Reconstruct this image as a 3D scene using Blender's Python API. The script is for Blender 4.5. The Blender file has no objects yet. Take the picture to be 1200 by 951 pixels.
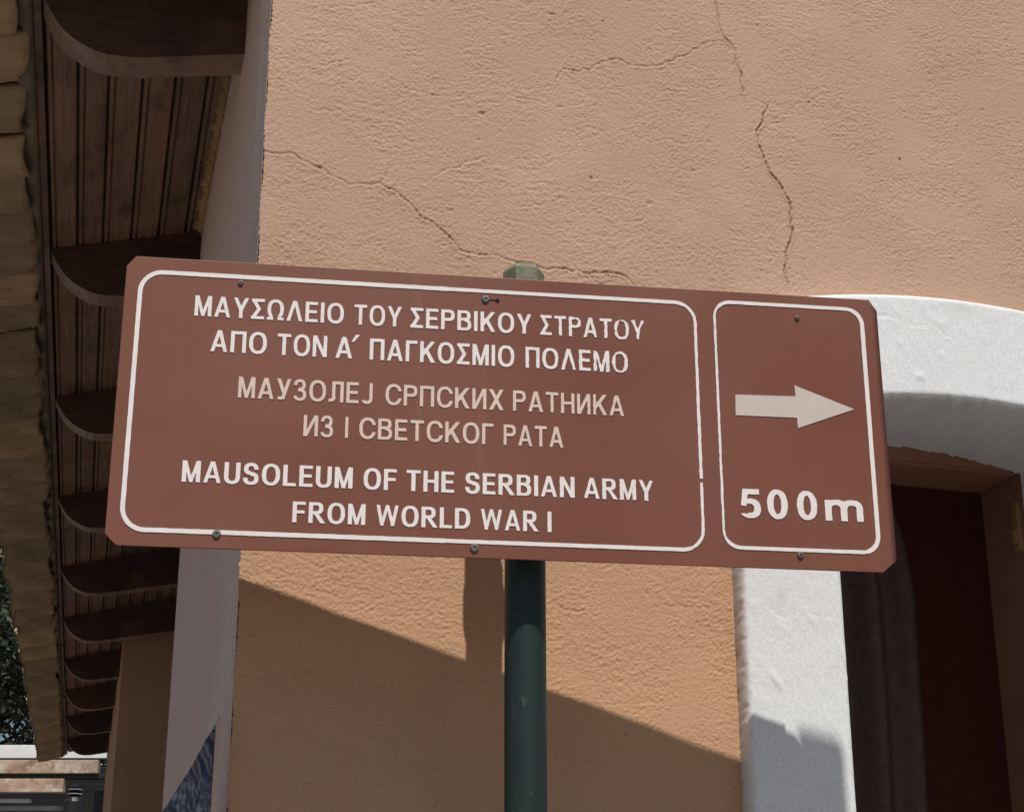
import bpy, bmesh, math, random
import numpy as np
from mathutils import Vector, Matrix
random.seed(7); rng = np.random.default_rng(11)
R = math.radians
sc = bpy.context.scene
col = sc.collection
EYE = 1.6                                   # height of the eye above the paving

# ---------------------------------------------------------------- camera
cd = bpy.data.cameras.new("camera"); cam = bpy.data.objects.new("camera", cd); col.objects.link(cam)
cam.location = (0, 0, EYE); cam.rotation_euler = (R(90) + math.atan(665 / 1908), 0, 0)
cd.sensor_width = 36; cd.lens = 1908 / 1200 * 36; cd.clip_start = 0.05; cd.clip_end = 3000
sc.camera = cam

# ---------------------------------------------------------------- light
WALL_YAW = R(17.81); EAVE_YAW = math.atan2(512, 2020); SIGN_YAW = math.atan2(2020, 13650)
nW = Vector((math.sin(WALL_YAW), -math.cos(WALL_YAW), 0)); dW = Vector((math.cos(WALL_YAW), math.sin(WALL_YAW), 0))
to_sun = (nW - dW * 0.030 + Vector((0, 0, 1.79))).normalized()
sd = bpy.data.lights.new("sun", 'SUN'); sun = bpy.data.objects.new("sun", sd); col.objects.link(sun)
sd.energy = 4.2; sd.angle = R(0.5); sd.color = (1.0, 0.955, 0.88)
sun.rotation_euler = to_sun.to_track_quat('Z', 'Y').to_euler(); sun.location = to_sun * 20
w = bpy.data.worlds.new("World"); sc.world = w; w.use_nodes = True
nt = w.node_tree; bg = nt.nodes['Background']; sky = nt.nodes.new('ShaderNodeTexSky')
sky.sky_type = 'NISHITA'; sky.sun_disc = False
sky.sun_elevation = math.asin(to_sun.z); sky.sun_rotation = math.atan2(to_sun.x, to_sun.y)
nt.links.new(sky.outputs[0], bg.inputs[0]); bg.inputs[1].default_value = 0.062
sc.view_settings.view_transform = 'Standard'; sc.view_settings.look = 'None'
sc.view_settings.exposure = 0.0; sc.view_settings.gamma = 1.0
sc.render.engine = 'CYCLES'

# ---------------------------------------------------------------- materials
def hexlin(r, g, b):
    f = lambda c: (c / 255 / 12.92) if c / 255 <= .04045 else ((c / 255 + .055) / 1.055) ** 2.4
    return (f(r), f(g), f(b), 1)
class NT:
    def __init__(s, name):
        s.m = bpy.data.materials.new(name); s.m.use_nodes = True; s.t = s.m.node_tree
        s.p = s.t.nodes['Principled BSDF']; s.tc = s.t.nodes.new('ShaderNodeTexCoord')
    def n(s, kind, **kw):
        o = s.t.nodes.new('ShaderNode' + kind)
        for k, v in kw.items():
            if k in o.inputs: o.inputs[k].default_value = v
            else: setattr(o, k, v)
        return o
    def l(s, a, b): s.t.links.new(a, b)
    def coords(s, scale=(1, 1, 1), rot=(0, 0, 0), src='Object'):
        m = s.n('Mapping'); m.inputs['Scale'].default_value = scale; m.inputs['Rotation'].default_value = rot
        s.l(s.tc.outputs[src], m.inputs['Vector']); return m.outputs[0]
    def noise(s, scale, detail=4, rough=.55, vec=None, dist=0):
        o = s.n('TexNoise'); o.inputs['Scale'].default_value = scale; o.inputs['Detail'].default_value = detail
        o.inputs['Roughness'].default_value = rough; o.inputs['Distortion'].default_value = dist
        s.l(vec if vec else s.tc.outputs['Object'], o.inputs['Vector']); return o.outputs['Fac']
    def ramp(s, fac, stops):
        r = s.n('ValToRGB'); e = r.color_ramp.elements
        while len(e) < len(stops): e.new(0.5)
        for i, (p, c) in enumerate(stops):
            e[i].position = p; e[i].color = c if len(c) == 4 else (*c, 1)
        s.l(fac, r.inputs[0]); return r.outputs[0]
    def mix(s, fac, a, b, mode='MIX'):
        o = s.n('MixRGB'); o.blend_type = mode
        for i, v in ((0, fac), (1, a), (2, b)):
            if hasattr(v, 'is_linked') or isinstance(v, bpy.types.NodeSocket): s.l(v, o.inputs[i])
            elif i == 0: o.inputs[0].default_value = v
            else: o.inputs[i].default_value = v if len(v) == 4 else (*v, 1)
        return o.outputs[0]
    def bump(s, h, strength, dist, prev=None):
        b = s.n('Bump'); b.inputs['Strength'].default_value = strength; b.inputs['Distance'].default_value = dist
        s.l(h, b.inputs['Height'])
        if prev: s.l(prev, b.inputs['Normal'])
        return b.outputs[0]
    def out(s, colour, rough=.8, normal=None, spec=.3):
        if isinstance(colour, bpy.types.NodeSocket): s.l(colour, s.p.inputs['Base Color'])
        else: s.p.inputs['Base Color'].default_value = colour if len(colour) == 4 else (*colour, 1)
        if isinstance(rough, bpy.types.NodeSocket): s.l(rough, s.p.inputs['Roughness'])
        else: s.p.inputs['Roughness'].default_value = rough
        s.p.inputs['Specular IOR Level'].default_value = spec
        if normal: s.l(normal, s.p.inputs['Normal'])
        return s.m
def plaster(name, c, c2, b1=.6, crack=False, grain=240, dirt=None, stretch=(1, 1, 1), foot_tint=None, gr2=150, sk=(.86, 1.06)):
    m = NT(name)
    v = m.coords(stretch)
    base = m.mix(m.ramp(m.noise(2.6, 5), [(.35, (0, 0, 0)), (.7, (1, 1, 1))]), c, c2)
    if foot_tint:      # more orange tint towards the foot of the wall
        sz_ = m.n('SeparateXYZ'); m.l(m.tc.outputs['Object'], sz_.inputs[0])
        mr_ = m.n('MapRange'); m.l(sz_.outputs['Z'], mr_.inputs[0]); mr_.inputs[1].default_value = 2.05; mr_.inputs[2].default_value = 2.85; mr_.inputs[3].default_value = .9; mr_.inputs[4].default_value = 0
        base = m.mix(mr_.outputs[0], base, foot_tint)
    sp = m.ramp(m.noise(grain, 3, vec=v), [(.3, (sk[0],) * 3), (.7, (sk[1],) * 3)])
    base = m.mix(1, base, sp, 'MULTIPLY')
    if dirt:
        base = m.mix(m.ramp(m.noise(9, 6, .7), [(.60, (0, 0, 0)), (.78, (.5, .5, .5))]), base, dirt)
    if crack:
        a = m.n('Attribute', attribute_name='crack')
        base = m.mix(a.outputs['Fac'], base, (c[0] * .34, c[1] * .30, c[2] * .28))
    h = m.noise(grain, 4, .6, vec=v); h2 = m.noise(gr2, 3, .55, vec=v, dist=.7)
    n1 = m.bump(h2, b1, .0028); n2 = m.bump(h, b1 * .7, .0010, n1)
    return m.out(base, .92, n2, .15)
def simple(name, c, rough=.7, var=.15, scale=30, bump=.2, bd=.002, metal=0, spec=.3, stretch=(1, 1, 1)):
    m = NT(name); v = m.coords(stretch)
    f = m.noise(scale, 5, .6, vec=v)
    base = m.mix(1, c, m.ramp(f, [(.3, (1 - var,) * 3), (.7, (1 + var,) * 3)]), 'MULTIPLY')
    m.p.inputs['Metallic'].default_value = metal
    return m.out(base, rough, m.bump(m.noise(scale * 3, 4, .6, vec=v), bump, bd), spec)
def wood(name, c, c2, axis_stretch, rough=.75, scale=14, bump=.5, spec=.25, light=None):
    m = NT(name); v = m.coords(axis_stretch)
    f = m.noise(scale, 7, .65, vec=v, dist=.5); g = m.noise(3.1, 5, .6)
    base = m.mix(m.ramp(f, [(.3, (0, 0, 0)), (.7, (1, 1, 1))]), c, c2)
    base = m.mix(1, base, m.ramp(g, [(.3, (.62, .60, .58)), (.75, (1.25, 1.2, 1.15))]), 'MULTIPLY')
    oi = m.n('ObjectInfo')
    base = m.mix(1, base, m.ramp(oi.outputs['Random'], [(0, (.78, .78, .78)), (1, (1.22, 1.18, 1.12))]), 'MULTIPLY')
    if light:
        base = m.mix(m.ramp(m.noise(5, 6, .7, vec=m.coords((1, .6, 1))), [(.50, (0, 0, 0)), (.66, (.8, .8, .8))]), base, light)
        base = m.mix(m.ramp(m.noise(8, 6, .75, vec=m.coords((1, .5, 1), (0, 0, 2))), [(.54, (0, 0, 0)), (.68, (.7, .7, .7))]), base, (c2[0] * .45, c2[1] * .4, c2[2] * .4))
    return m.out(base, rough, m.bump(f, bump, .003), spec)

M = {}
M['salmon'] = plaster('salmon_stucco', (.555, .358, .260), (.505, .322, .232), .6, True, 300, foot_tint=(.575, .342, .200))
M['white'] = plaster('white_limewash', (.80, .805, .81), (.77, .78, .785), .12, True, 170, dirt=(.55, .54, .52))
M['lilac'] = plaster('smooth_grey_pink_render', (.66, .475, .415), (.61, .44, .385), .12, False, 160)
M['rough_grey'] = plaster('rough_grey_render', (.70, .55, .46), (.58, .455, .385), 1.0, False, 260, sk=(.62, 1.35))
M['brown_render'] = plaster('brown_painted_render', (.33, .165, .105), (.28, .135, .088), .2, False, 150)
M['block_render'] = plaster('tan_smooth_render', (.46, .275, .185), (.40, .245, .165), .15, False, 150)
M['foam'] = plaster('ochre_filler', (.40, .24, .12), (.25, .15, .08), 1.0, False, 120)
M['mortar'] = plaster('pale_mortar', (.22, .18, .13), (.17, .135, .10), 1.0, False, 120)
M['maroon'] = simple('dark_maroon_paint', (.50, .19, .14, 1), .8)
M['curtain'] = simple('dark_brown_cloth', (.15, .092, .080, 1), .95, .2, 60, .3)
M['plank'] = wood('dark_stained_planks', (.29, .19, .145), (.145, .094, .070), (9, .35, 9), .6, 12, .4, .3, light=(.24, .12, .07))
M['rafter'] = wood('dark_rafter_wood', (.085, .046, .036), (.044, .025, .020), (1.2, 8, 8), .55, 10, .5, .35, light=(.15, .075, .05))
M['rim'] = wood('brown_rafter_edge', (.23, .155, .125), (.13, .085, .068), (2, 6, 6), .55, 10, .3, .4, light=(.28, .20, .15))
M['tile'] = NT('clay_roof_tile')
def tile_mat():
    m = M['tile']; v = m.coords((1, 5, 3))
    f = m.noise(7, 6, .65, vec=v, dist=.4); g = m.noise(4.0, 5, .6)
    base = m.mix(m.ramp(f, [(.3, (0, 0, 0)), (.7, (1, 1, 1))]), (.30, .215, .14), (.44, .34, .225))
    base = m.mix(m.ramp(g, [(.5, (0, 0, 0)), (.75, (.7, .7, .7))]), base, (.17, .13, .10))
    oi = m.n('ObjectInfo')
    base = m.mix(1, base, m.ramp(oi.outputs['Random'], [(0, (.72, .74, .76)), (1, (1.25, 1.16, 1.05))]), 'MULTIPLY')
    return m.out(base, .9, m.bump(f, .9, .008, m.bump(m.noise(70, 4), .6, .004)), .1)
M['tile'] = tile_mat()
def sign_mat():
    m = NT('brown_sign_paint')
    g = m.noise(3.0, 4, .5); s = m.noise(420, 2, .5); d = m.noise(26, 6, .7)
    base = m.mix(m.ramp(g, [(.3, (0, 0, 0)), (.7, (1, 1, 1))]), (.186, .066, .041), (.206, .076, .049))
    base = m.mix(m.ramp(d, [(.66, (0, 0, 0)), (.80, (.35, .35, .35))]), base, (.10, .045, .032))
    base = m.mix(m.ramp(s, [(.72, (0, 0, 0)), (.80, (.35, .35, .35))]), base, (.30, .16, .12))
    run = m.noise(30, 4, .6, vec=m.coords((1, 1, .06)))
    base = m.mix(m.ramp(run, [(.58, (0, 0, 0)), (.75, (.16, .16, .16))]), base, (.34, .20, .15))
    base = m.mix(m.ramp(m.noise(7, 6, .7), [(.55, (0, 0, 0)), (.72, (.10, .10, .10))]), base, (.09, .04, .03))
    r = m.ramp(g, [(.3, (.34,) * 3), (.7, (.52,) * 3)])
    return m.out(base, r, m.bump(m.noise(5, 3), .12, .004), .35)
M['sign'] = sign_mat()
M['film'] = simple('white_sign_film', (.80, .745, .73, 1), .45, .05, 60, .1, .0005)
M['film_tan'] = simple('faded_tan_sign_film', (.68, .545, .465, 1), .5, .06, 60, .1, .0005)
M['film_arrow'] = simple('aged_cream_sign_film', (.585, .50, .455, 1), .5, .05, 40, .1, .0005)
M['alu'] = simple('dull_aluminium', (.38, .36, .34, 1), .45, .1, 80, .1, .001, metal=.8)
M['screw'] = simple('weathered_steel', (.20, .18, .17, 1), .5, .25, 300, .3, .001, metal=.6)
M['hole'] = simple('dark_hole', (.012, .008, .007, 1), .9)
def post_mat():
    m = NT('dark_green_post_paint')
    v = m.coords((3, 3, .5)); f = m.noise(16, 6, .6, vec=v)
    base = m.mix(m.ramp(f, [(.3, (0, 0, 0)), (.7, (1, 1, 1))]), (.010, .024, .023), (.014, .031, .029))
    base = m.mix(m.ramp(m.noise(38, 6, .75, vec=m.coords((1, 1, .45))), [(.61, (0, 0, 0)), (.65, (.6, .6, .6))]), base, (.07, .095, .08))
    base = m.mix(m.ramp(m.noise(60, 5, .7, vec=m.coords((1, 1, .7))), [(.64, (0, 0, 0)), (.67, (1, 1, 1))]), base, (.008, .008, .008))
    return m.out(base, .5, m.bump(f, .3, .002, m.bump(m.noise(60, 5, .7), .3, .0012)), .35)
M['post'] = post_mat()
M['cap'] = simple('olive_grey_cap', (.20, .19, .135, 1), .7, .25, 60, .4, .002)
M['pave'] = plaster('pale_paving', (.25, .235, .22), (.21, .195, .18), .4, False, 40)
M['earth'] = simple('dry_earth', (.20, .17, .12, 1), .95, .3, .4, .4, .05)
M['beam'] = wood('weathered_pergola_wood', (.66, .53, .42), (.36, .21, .15), (.25, 2, 2), .8, 3.4, .4, .2, light=(.70, .62, .50))
M['white_board'] = simple('white_fascia_paint', (.74, .74, .72, 1), .7, .08, 6, .1)
M['grey_board'] = simple('grey_white_rail_paint', (.42, .42, .44, 1), .7, .3, 5, .1)
M['black'] = simple('black_metal_and_shade', (.012, .012, .014, 1), .45, .2, 40, .2, spec=.5)  # also colours the shade strips and dark backing of the pergola
M['bark'] = simple('dark_bark', (.05, .038, .03, 1), .95, .3, 8, .6, .01)
def leaf_mat(nm, c, c2):
    m = NT(nm); oi = m.noise(1.4, 3)
    base = m.mix(m.ramp(oi, [(.35, (0, 0, 0)), (.65, (1, 1, 1))]), c, c2)
    return m.out(base, .55, None, .35)
M['leaf'] = leaf_mat('dark_tree_leaves', (.012, .020, .013), (.032, .044, .018))
def panel_mat():
    m = NT('blue_printed_sheet')
    v = m.coords((1, 1, 1), (0, R(38), 0))
    wv = m.n('TexWave'); wv.inputs['Scale'].default_value = 16; wv.inputs['Distortion'].default_value = 7
    wv.inputs['Detail'].default_value = 2; wv.inputs['Detail Scale'].default_value = 1.3; m.l(v, wv.inputs['Vector'])
    a = m.ramp(wv.outputs['Fac'], [(.0, (.012, .018, .045)), (.35, (.03, .055, .12)), (.55, (.17, .20, .25)), (.75, (.21, .15, .13)), (1, (.06, .06, .09))])
    v2 = m.coords((1, 1, .35)); nz = m.noise(170, 3, .6, vec=v2)
    sep = m.n('SeparateXYZ'); m.l(m.tc.outputs['Object'], sep.inputs[0])
    low = m.ramp(sep.outputs['Z'], [(.045, (1, 1, 1)), (.085, (0, 0, 0))])
    b = m.ramp(nz, [(.35, (.015, .02, .04)), (.5, (.07, .085, .12)), (.68, (.33, .36, .40))])
    xx = m.ramp(sep.outputs['X'], [(.062, (0, 0, 0)), (.082, (1, 1, 1))])
    c = m.mix(xx, a, (.025, .05, .13)); c = m.mix(low, c, b)
    return m.out(c, .45, None, .4)
M['panel'] = panel_mat()
M['pink_edge'] = plaster('pinkish_board_edge', (.62, .44, .36), (.5, .34, .28), .4, False, 200)

# ---------------------------------------------------------------- helpers
def mesh_obj(name, verts, faces, mat, parent=None, smooth=False):
    me = bpy.data.meshes.new(name)
    me.from_pydata([tuple(map(float, v)) for v in verts], [], faces)
    me.materials.append(mat); me.validate(); me.update()
    o = bpy.data.objects.new(name, me); col.objects.link(o)
    if smooth: me.shade_smooth()
    if parent: o.parent = parent
    return o
def bm_obj(name, bm, mat, parent=None, smooth=False):
    me = bpy.data.meshes.new(name); bmesh.ops.recalc_face_normals(bm, faces=bm.faces)
    bm.to_mesh(me); bm.free()
    for m in (mat if isinstance(mat, list) else [mat]): me.materials.append(m)
    if smooth: me.shade_smooth()
    o = bpy.data.objects.new(name, me); col.objects.link(o)
    if parent: o.parent = parent
    return o
def box(bm, x0, x1, y0, y1, z0, z1, bev=0):
    vs = [bm.verts.new((x, y, z)) for x in (x0, x1) for y in (y0, y1) for z in (z0, z1)]
    fs = [bm.faces.new([vs[i] for i in f]) for f in ((0, 1, 3, 2), (4, 6, 7, 5), (0, 4, 5, 1), (2, 3, 7, 6), (0, 2, 6, 4), (1, 5, 7, 3))]
    if bev:
        es = {e for f in fs for e in f.edges}
        bmesh.ops.bevel(bm, geom=list(es), offset=bev, segments=2, affect='EDGES', profile=.6)
def prism(bm, pts, axis, a, b):
    """extrude polygon pts (2-tuples) along axis ('x','y','z') from a to b"""
    def P(p, t): return {'x': (t, p[0], p[1]), 'y': (p[0], t, p[1]), 'z': (p[0], p[1], t)}[axis]
    A = [bm.verts.new(P(p, a)) for p in pts]; B = [bm.verts.new(P(p, b)) for p in pts]
    n = len(pts); bm.faces.new(A); bm.faces.new(B[::-1])
    return [bm.faces.new((A[i], B[i], B[(i + 1) % n], A[(i + 1) % n])) for i in range(n)], A, B
def lathe(bm, prof, cx=0, cy=0, axis='z', seg=24, c0=0):
    rings = []
    for r, h in prof:
        ring = []
        for k in range(seg):
            a = 2 * math.pi * k / seg; u, v = r * math.cos(a), r * math.sin(a)
            ring.append(bm.verts.new((cx + u, cy + v, h) if axis == 'z' else (cx + u, h, cy + v)))
        rings.append(ring)
    for A, B in zip(rings, rings[1:]):
        for k in range(seg): bm.faces.new((A[k], A[(k + 1) % seg], B[(k + 1) % seg], B[k]))
    bm.faces.new(rings[0][::-1]); bm.faces.new(rings[-1])
def empty(name, loc=(0, 0, 0), rz=0):
    o = bpy.data.objects.new(name, None); col.objects.link(o); o.location = loc; o.rotation_euler = (0, 0, rz)
    o.empty_display_size = .2; return o
def tag(o, label=None, cat=None, group=None, kind=None):
    for k, v in (('label', label), ('category', cat), ('group', group), ('kind', kind)):
        if v: o[k] = v
    return o
def dup(o, parent, loc=None, rot=None):
    c = o.copy(); col.objects.link(c); c.parent = parent
    if loc is not None: c.location = loc
    if rot is not None: c.rotation_euler = rot
    return c
def fft_noise(ny, nx, lo, hi, cell, aniso=(1, 1), seed=0):
    """band-pass noise on a grid; lo/hi = wavelengths in metres"""
    g = np.random.default_rng(seed).standard_normal((ny, nx)); F = np.fft.fft2(g)
    fy = np.fft.fftfreq(ny, cell)[:, None] * aniso[1]; fx = np.fft.fftfreq(nx, cell)[None, :] * aniso[0]
    f = np.hypot(fy, fx)
    F *= np.exp(-(f * lo) ** 2) * (1 - np.exp(-(f * hi) ** 2))
    r = np.fft.ifft2(F).real; return r / r.std()

# ---------------------------------------------------------------- ground
g = mesh_obj('ground', [(-1500, -1500, -.012), (1500, -1500, -.012), (1500, 1500, -.012), (-1500, 1500, -.012)], [(0, 1, 2, 3)], M['earth']); tag(g, kind='structure')
g = mesh_obj('pavement', [(-14, -9, 0), (12, -9, 0), (12, 26, 0), (-14, 26, 0)], [(0, 1, 2, 3)], M['pave']); tag(g, kind='structure')

# ---------------------------------------------------------------- the house: local x along the front wall, y into it, z up
house = empty('stucco_house', (0, 2.62, 0), WALL_YAW)
tag(house, 'salmon stucco house with cracked wall, white arch and dark wooden eaves behind the brown sign', 'house')

CRACKS = [
 (1.0, [(-0.445, 1.327), (-0.393, 1.329), (-0.353, 1.311), (-0.309, 1.294), (-0.297, 1.286), (-0.242, 1.298), (-0.218, 1.288), (-0.191, 1.269), (-0.164, 1.242), (-0.138, 1.229), (-0.113, 1.212), (-0.094, 1.19), (-0.07, 1.187), (-0.039, 1.188), (0.0, 1.183), (0.04, 1.181), (0.079, 1.181), (0.144, 1.178), (0.177, 1.186), (0.201, 1.186), (0.233, 1.165)]),
 (1.5, [(0.405, 1.86), (0.416, 1.797), (0.423, 1.76), (0.429, 1.727), (0.449, 1.704), (0.461, 1.653), (0.468, 1.602)]),
 (2.0, [(0.519, 1.581), (0.498, 1.533), (0.493, 1.505), (0.504, 1.466), (0.52, 1.432), (0.541, 1.405), (0.554, 1.375), (0.554, 1.313), (0.538, 1.266), (0.533, 1.234), (0.54, 1.209)]),
 (.8, [(0.083, 1.553), (0.1, 1.587), (0.151, 1.593), (0.177, 1.616), (0.216, 1.627), (0.234, 1.619), (0.289, 1.627), (0.343, 1.658), (0.384, 1.692), (0.422, 1.707)]),
 (.5, [(-0.227, 1.506), (-0.192, 1.49), (-0.145, 1.486), (-0.097, 1.495), (-0.062, 1.485), (-0.024, 1.493)]),
 (.4, [(-0.011, 1.513), (0.033, 1.509), (0.066, 1.506), (0.091, 1.549)]),
 (.5, [(-0.162, 1.308), (-0.127, 1.339), (-0.088, 1.362), (-0.048, 1.38)]), (.4, [(-0.239, 1.301), (-0.22, 1.333)]),
 (.4, [(-0.351, 1.51), (-0.302, 1.531)]), (.5, [(-0.344, 1.628), (-0.291, 1.647), (-0.259, 1.657), (-0.243, 1.639)]),
 (.4, [(0.013, 1.288), (0.064, 1.304)]), (.6, [(0.144, 1.178), (0.16, 1.161), (0.193, 1.168)]),
 (.35, [(0.468, 1.602), (.482, 1.59), (.505, 1.588), (0.519, 1.581)]), (.35, [(.27, 1.46), (.30, 1.475), (.345, 1.47)]), (.3, [(.52, 1.55), (.56, 1.57), (.60, 1.61), (.635, 1.64)]),
 (.3, [(.08, 1.33), (.12, 1.345), (.165, 1.34)]), (.3, [(-.05, 1.25), (0, 1.262), (.05, 1.25), (.09, 1.228)]), (.3, [(.554, 1.34), (.575, 1.32), (.60, 1.325)]), (.3, [(-.36, 1.42), (-.32, 1.43), (-.29, 1.415)]),
 (.35, [(.05, .58), (.09, .565), (.13, .57), (.15, .555)]), (.35, [(.28, .60), (.31, .585), (.345, .59)]), (.3, [(-.37, .63), (-.33, .61), (-.30, .615)]), (.4, [(.36, .55), (.375, .52), (.37, .49)]),
 (.4, [(.26, .70), (.29, .68), (.33, .655), (.37, .66)]), (.5, [(.16, .64), (.19, .655), (.215, .63)])]
def jag(pts, amp, seed):
    r = np.random.default_rng(seed); P = np.array(pts, float); out = [P[0]]
    for a, b in zip(P, P[1:]):
        L = np.hypot(*(b - a)); k = max(2, int(L / .010)); nrm = np.array([-(b - a)[1], (b - a)[0]]) / max(L, 1e-6)
        for i in range(1, k): out.append(a + (b - a) * i / k + nrm * r.normal(0, amp))
        out.append(b)
    return np.array(out)
def crack_field(S, Z, cracks, base_w=.0016, seed0=40):
    """returns signed offset below (negative) and tint, for a flat list of points"""
    depth = np.zeros(S.shape); tint = np.zeros(S.shape)
    for ci, (wt, pts) in enumerate(cracks):
        P = jag(pts, .0026, seed0 + ci); r = np.random.default_rng(seed0 + 100 + ci)
        wv = wt * (.55 + .8 * r.random(len(P)))
        for i, (a, b) in enumerate(zip(P, P[1:])):
            x0, x1 = min(a[0], b[0]) - .02, max(a[0], b[0]) + .02; y0, y1 = min(a[1], b[1]) - .02, max(a[1], b[1]) + .02
            idx = np.nonzero((S > x0) & (S < x1) & (Z > y0) & (Z < y1))
            if not len(idx[0]): continue
            px, py = S[idx] - a[0], Z[idx] - a[1]; d = b - a; L2 = d @ d + 1e-12
            t = np.clip((px * d[0] + py * d[1]) / L2, 0, 1); dist = np.hypot(px - t * d[0], py - t * d[1])
            ww = (wv[i] * (1 - t) + wv[i + 1] * t)
            above = (py - t * d[1]) > 0
            g = -np.exp(-(dist / base_w) ** 2) * .0026 * ww + np.exp(-((dist - .0036) / .0026) ** 2) * .0008 * ww * np.where(above, .4, 1.0)
            cur = depth[idx]; depth[idx] = np.where(np.abs(g) > np.abs(cur), g, cur)
            tint[idx] = np.maximum(tint[idx], np.exp(-(dist / (base_w * .95)) ** 2) * np.clip((ww - .7) * .34, .0, .6))
    return depth, tint
def grid_mesh(name, X, Y, Z, keep, mat, parent, attr=None, smooth=True):
    ny, nx = X.shape; V = np.stack([X, Y, Z], -1).reshape(-1, 3)
    idx = np.arange(ny * nx).reshape(ny, nx)
    q = np.stack([idx[:-1, :-1], idx[:-1, 1:], idx[1:, 1:], idx[1:, :-1]], -1)[keep].reshape(-1, 4)
    used = np.unique(q); remap = np.full(ny * nx, -1); remap[used] = np.arange(len(used)); V = V[used]; q = remap[q]
    me = bpy.data.meshes.new(name); me.vertices.add(len(V)); me.vertices.foreach_set('co', V.ravel().astype(np.float32))
    me.loops.add(q.size); me.loops.foreach_set('vertex_index', q.ravel().astype(np.int32))
    me.polygons.add(len(q)); me.polygons.foreach_set('loop_start', (np.arange(len(q)) * 4).astype(np.int32))
    me.update(calc_edges=True); me.validate()
    if attr is not None:
        a = me.attributes.new('crack', 'FLOAT', 'POINT'); a.data.foreach_set('value', attr.reshape(-1)[used].astype(np.float32))
    me.materials.append(mat)
    if smooth: me.shade_smooth()
    o = bpy.data.objects.new(name, me); col.objects.link(o); o.parent = parent; return o
# --- arch outline (z here relative to the eye)
OL, IL, IR, OR = .398, .588, 1.182, 1.372; AC = .885
def z_in(s): return 1.005 - (s - AC) ** 2 / 2.8
def z_out(s): return 1.209 - (s - .90) ** 2 / 3.5
# --- front wall
c = .0023; sx = np.arange(-.4455, 1.2, c); sz = np.arange(.10, 1.93, c)
gx = np.concatenate([sx, np.arange(1.25, 4.2, .15)]); gz = np.concatenate([np.arange(-1.6, .05, .12), sz])
S, Z = np.meshgrid(gx, gz); n0 = len(gz) - len(sz); D = np.zeros_like(S); T = np.zeros_like(S)
ny, nx = len(sz), len(sx)
f1 = fft_noise(ny, nx, .0048, .012, c, (1, 1), 1); f2 = fft_noise(ny, nx, .016, .08, c, (1.5, .75), 2); f3 = fft_noise(ny, nx, .12, .5, c, (1, 1), 3)
f4 = fft_noise(ny, nx, .014, .05, c, (1.6, .8), 6)
amp = 1 + .55 * fft_noise(ny, nx, .1, .4, c, (1, 1), 4); amp = np.clip(amp, .25, 2.0)
rel = (np.tanh(f1 * 1.3) * .00062 + f2 * .00016) * np.clip(amp, .3, 1.25) * .85 + f3 * .00035 - np.maximum(0, f4 - 2.1) * .0010
cd_, ct_ = crack_field(S[n0:, :nx], Z[n0:, :nx], CRACKS)
rel = rel + cd_
pits = np.random.default_rng(5)
for k in range(26):
    px, pz, pr_ = pits.uniform(-.43, 1.1), pits.uniform(.3, 1.8), pits.uniform(.0015, .0032)
    m_ = np.hypot(S[n0:, :nx] - px, Z[n0:, :nx] - pz) < pr_ * 1.3; rel[m_] -= .002; ct_[m_] = np.maximum(ct_[m_], .6 if k % 3 == 0 else .15)
D[n0:, :nx] = -rel; T[n0:, :nx] = ct_
S2 = S.copy(); S2[n0:, 0] += np.random.default_rng(8).normal(0, .0008, ny) + .0012 * np.sin(sz * 40)
cs = (S[:-1, :-1] + S[1:, 1:]) / 2; cz = (Z[:-1, :-1] + Z[1:, 1:]) / 2
inner = (cs > OL + .05) & (cs < OR - .05) & (cz < (z_in(cs) + z_out(cs)) / 2)
wall = grid_mesh('front_wall', S2, D, Z + EYE, ~inner, M['salmon'], house, T)
bm = bmesh.new()                                          # gable above, body of the wall behind the arch
zt = 1.928 + EYE
prism(bm, [(-.4455, zt), (4.0, zt), (4.0, 3.05 + EYE), (-.4455, 2.05 + EYE)], 'y', .001, .24)
bm_obj('gable_wall', bm, M['salmon'], house)
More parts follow.
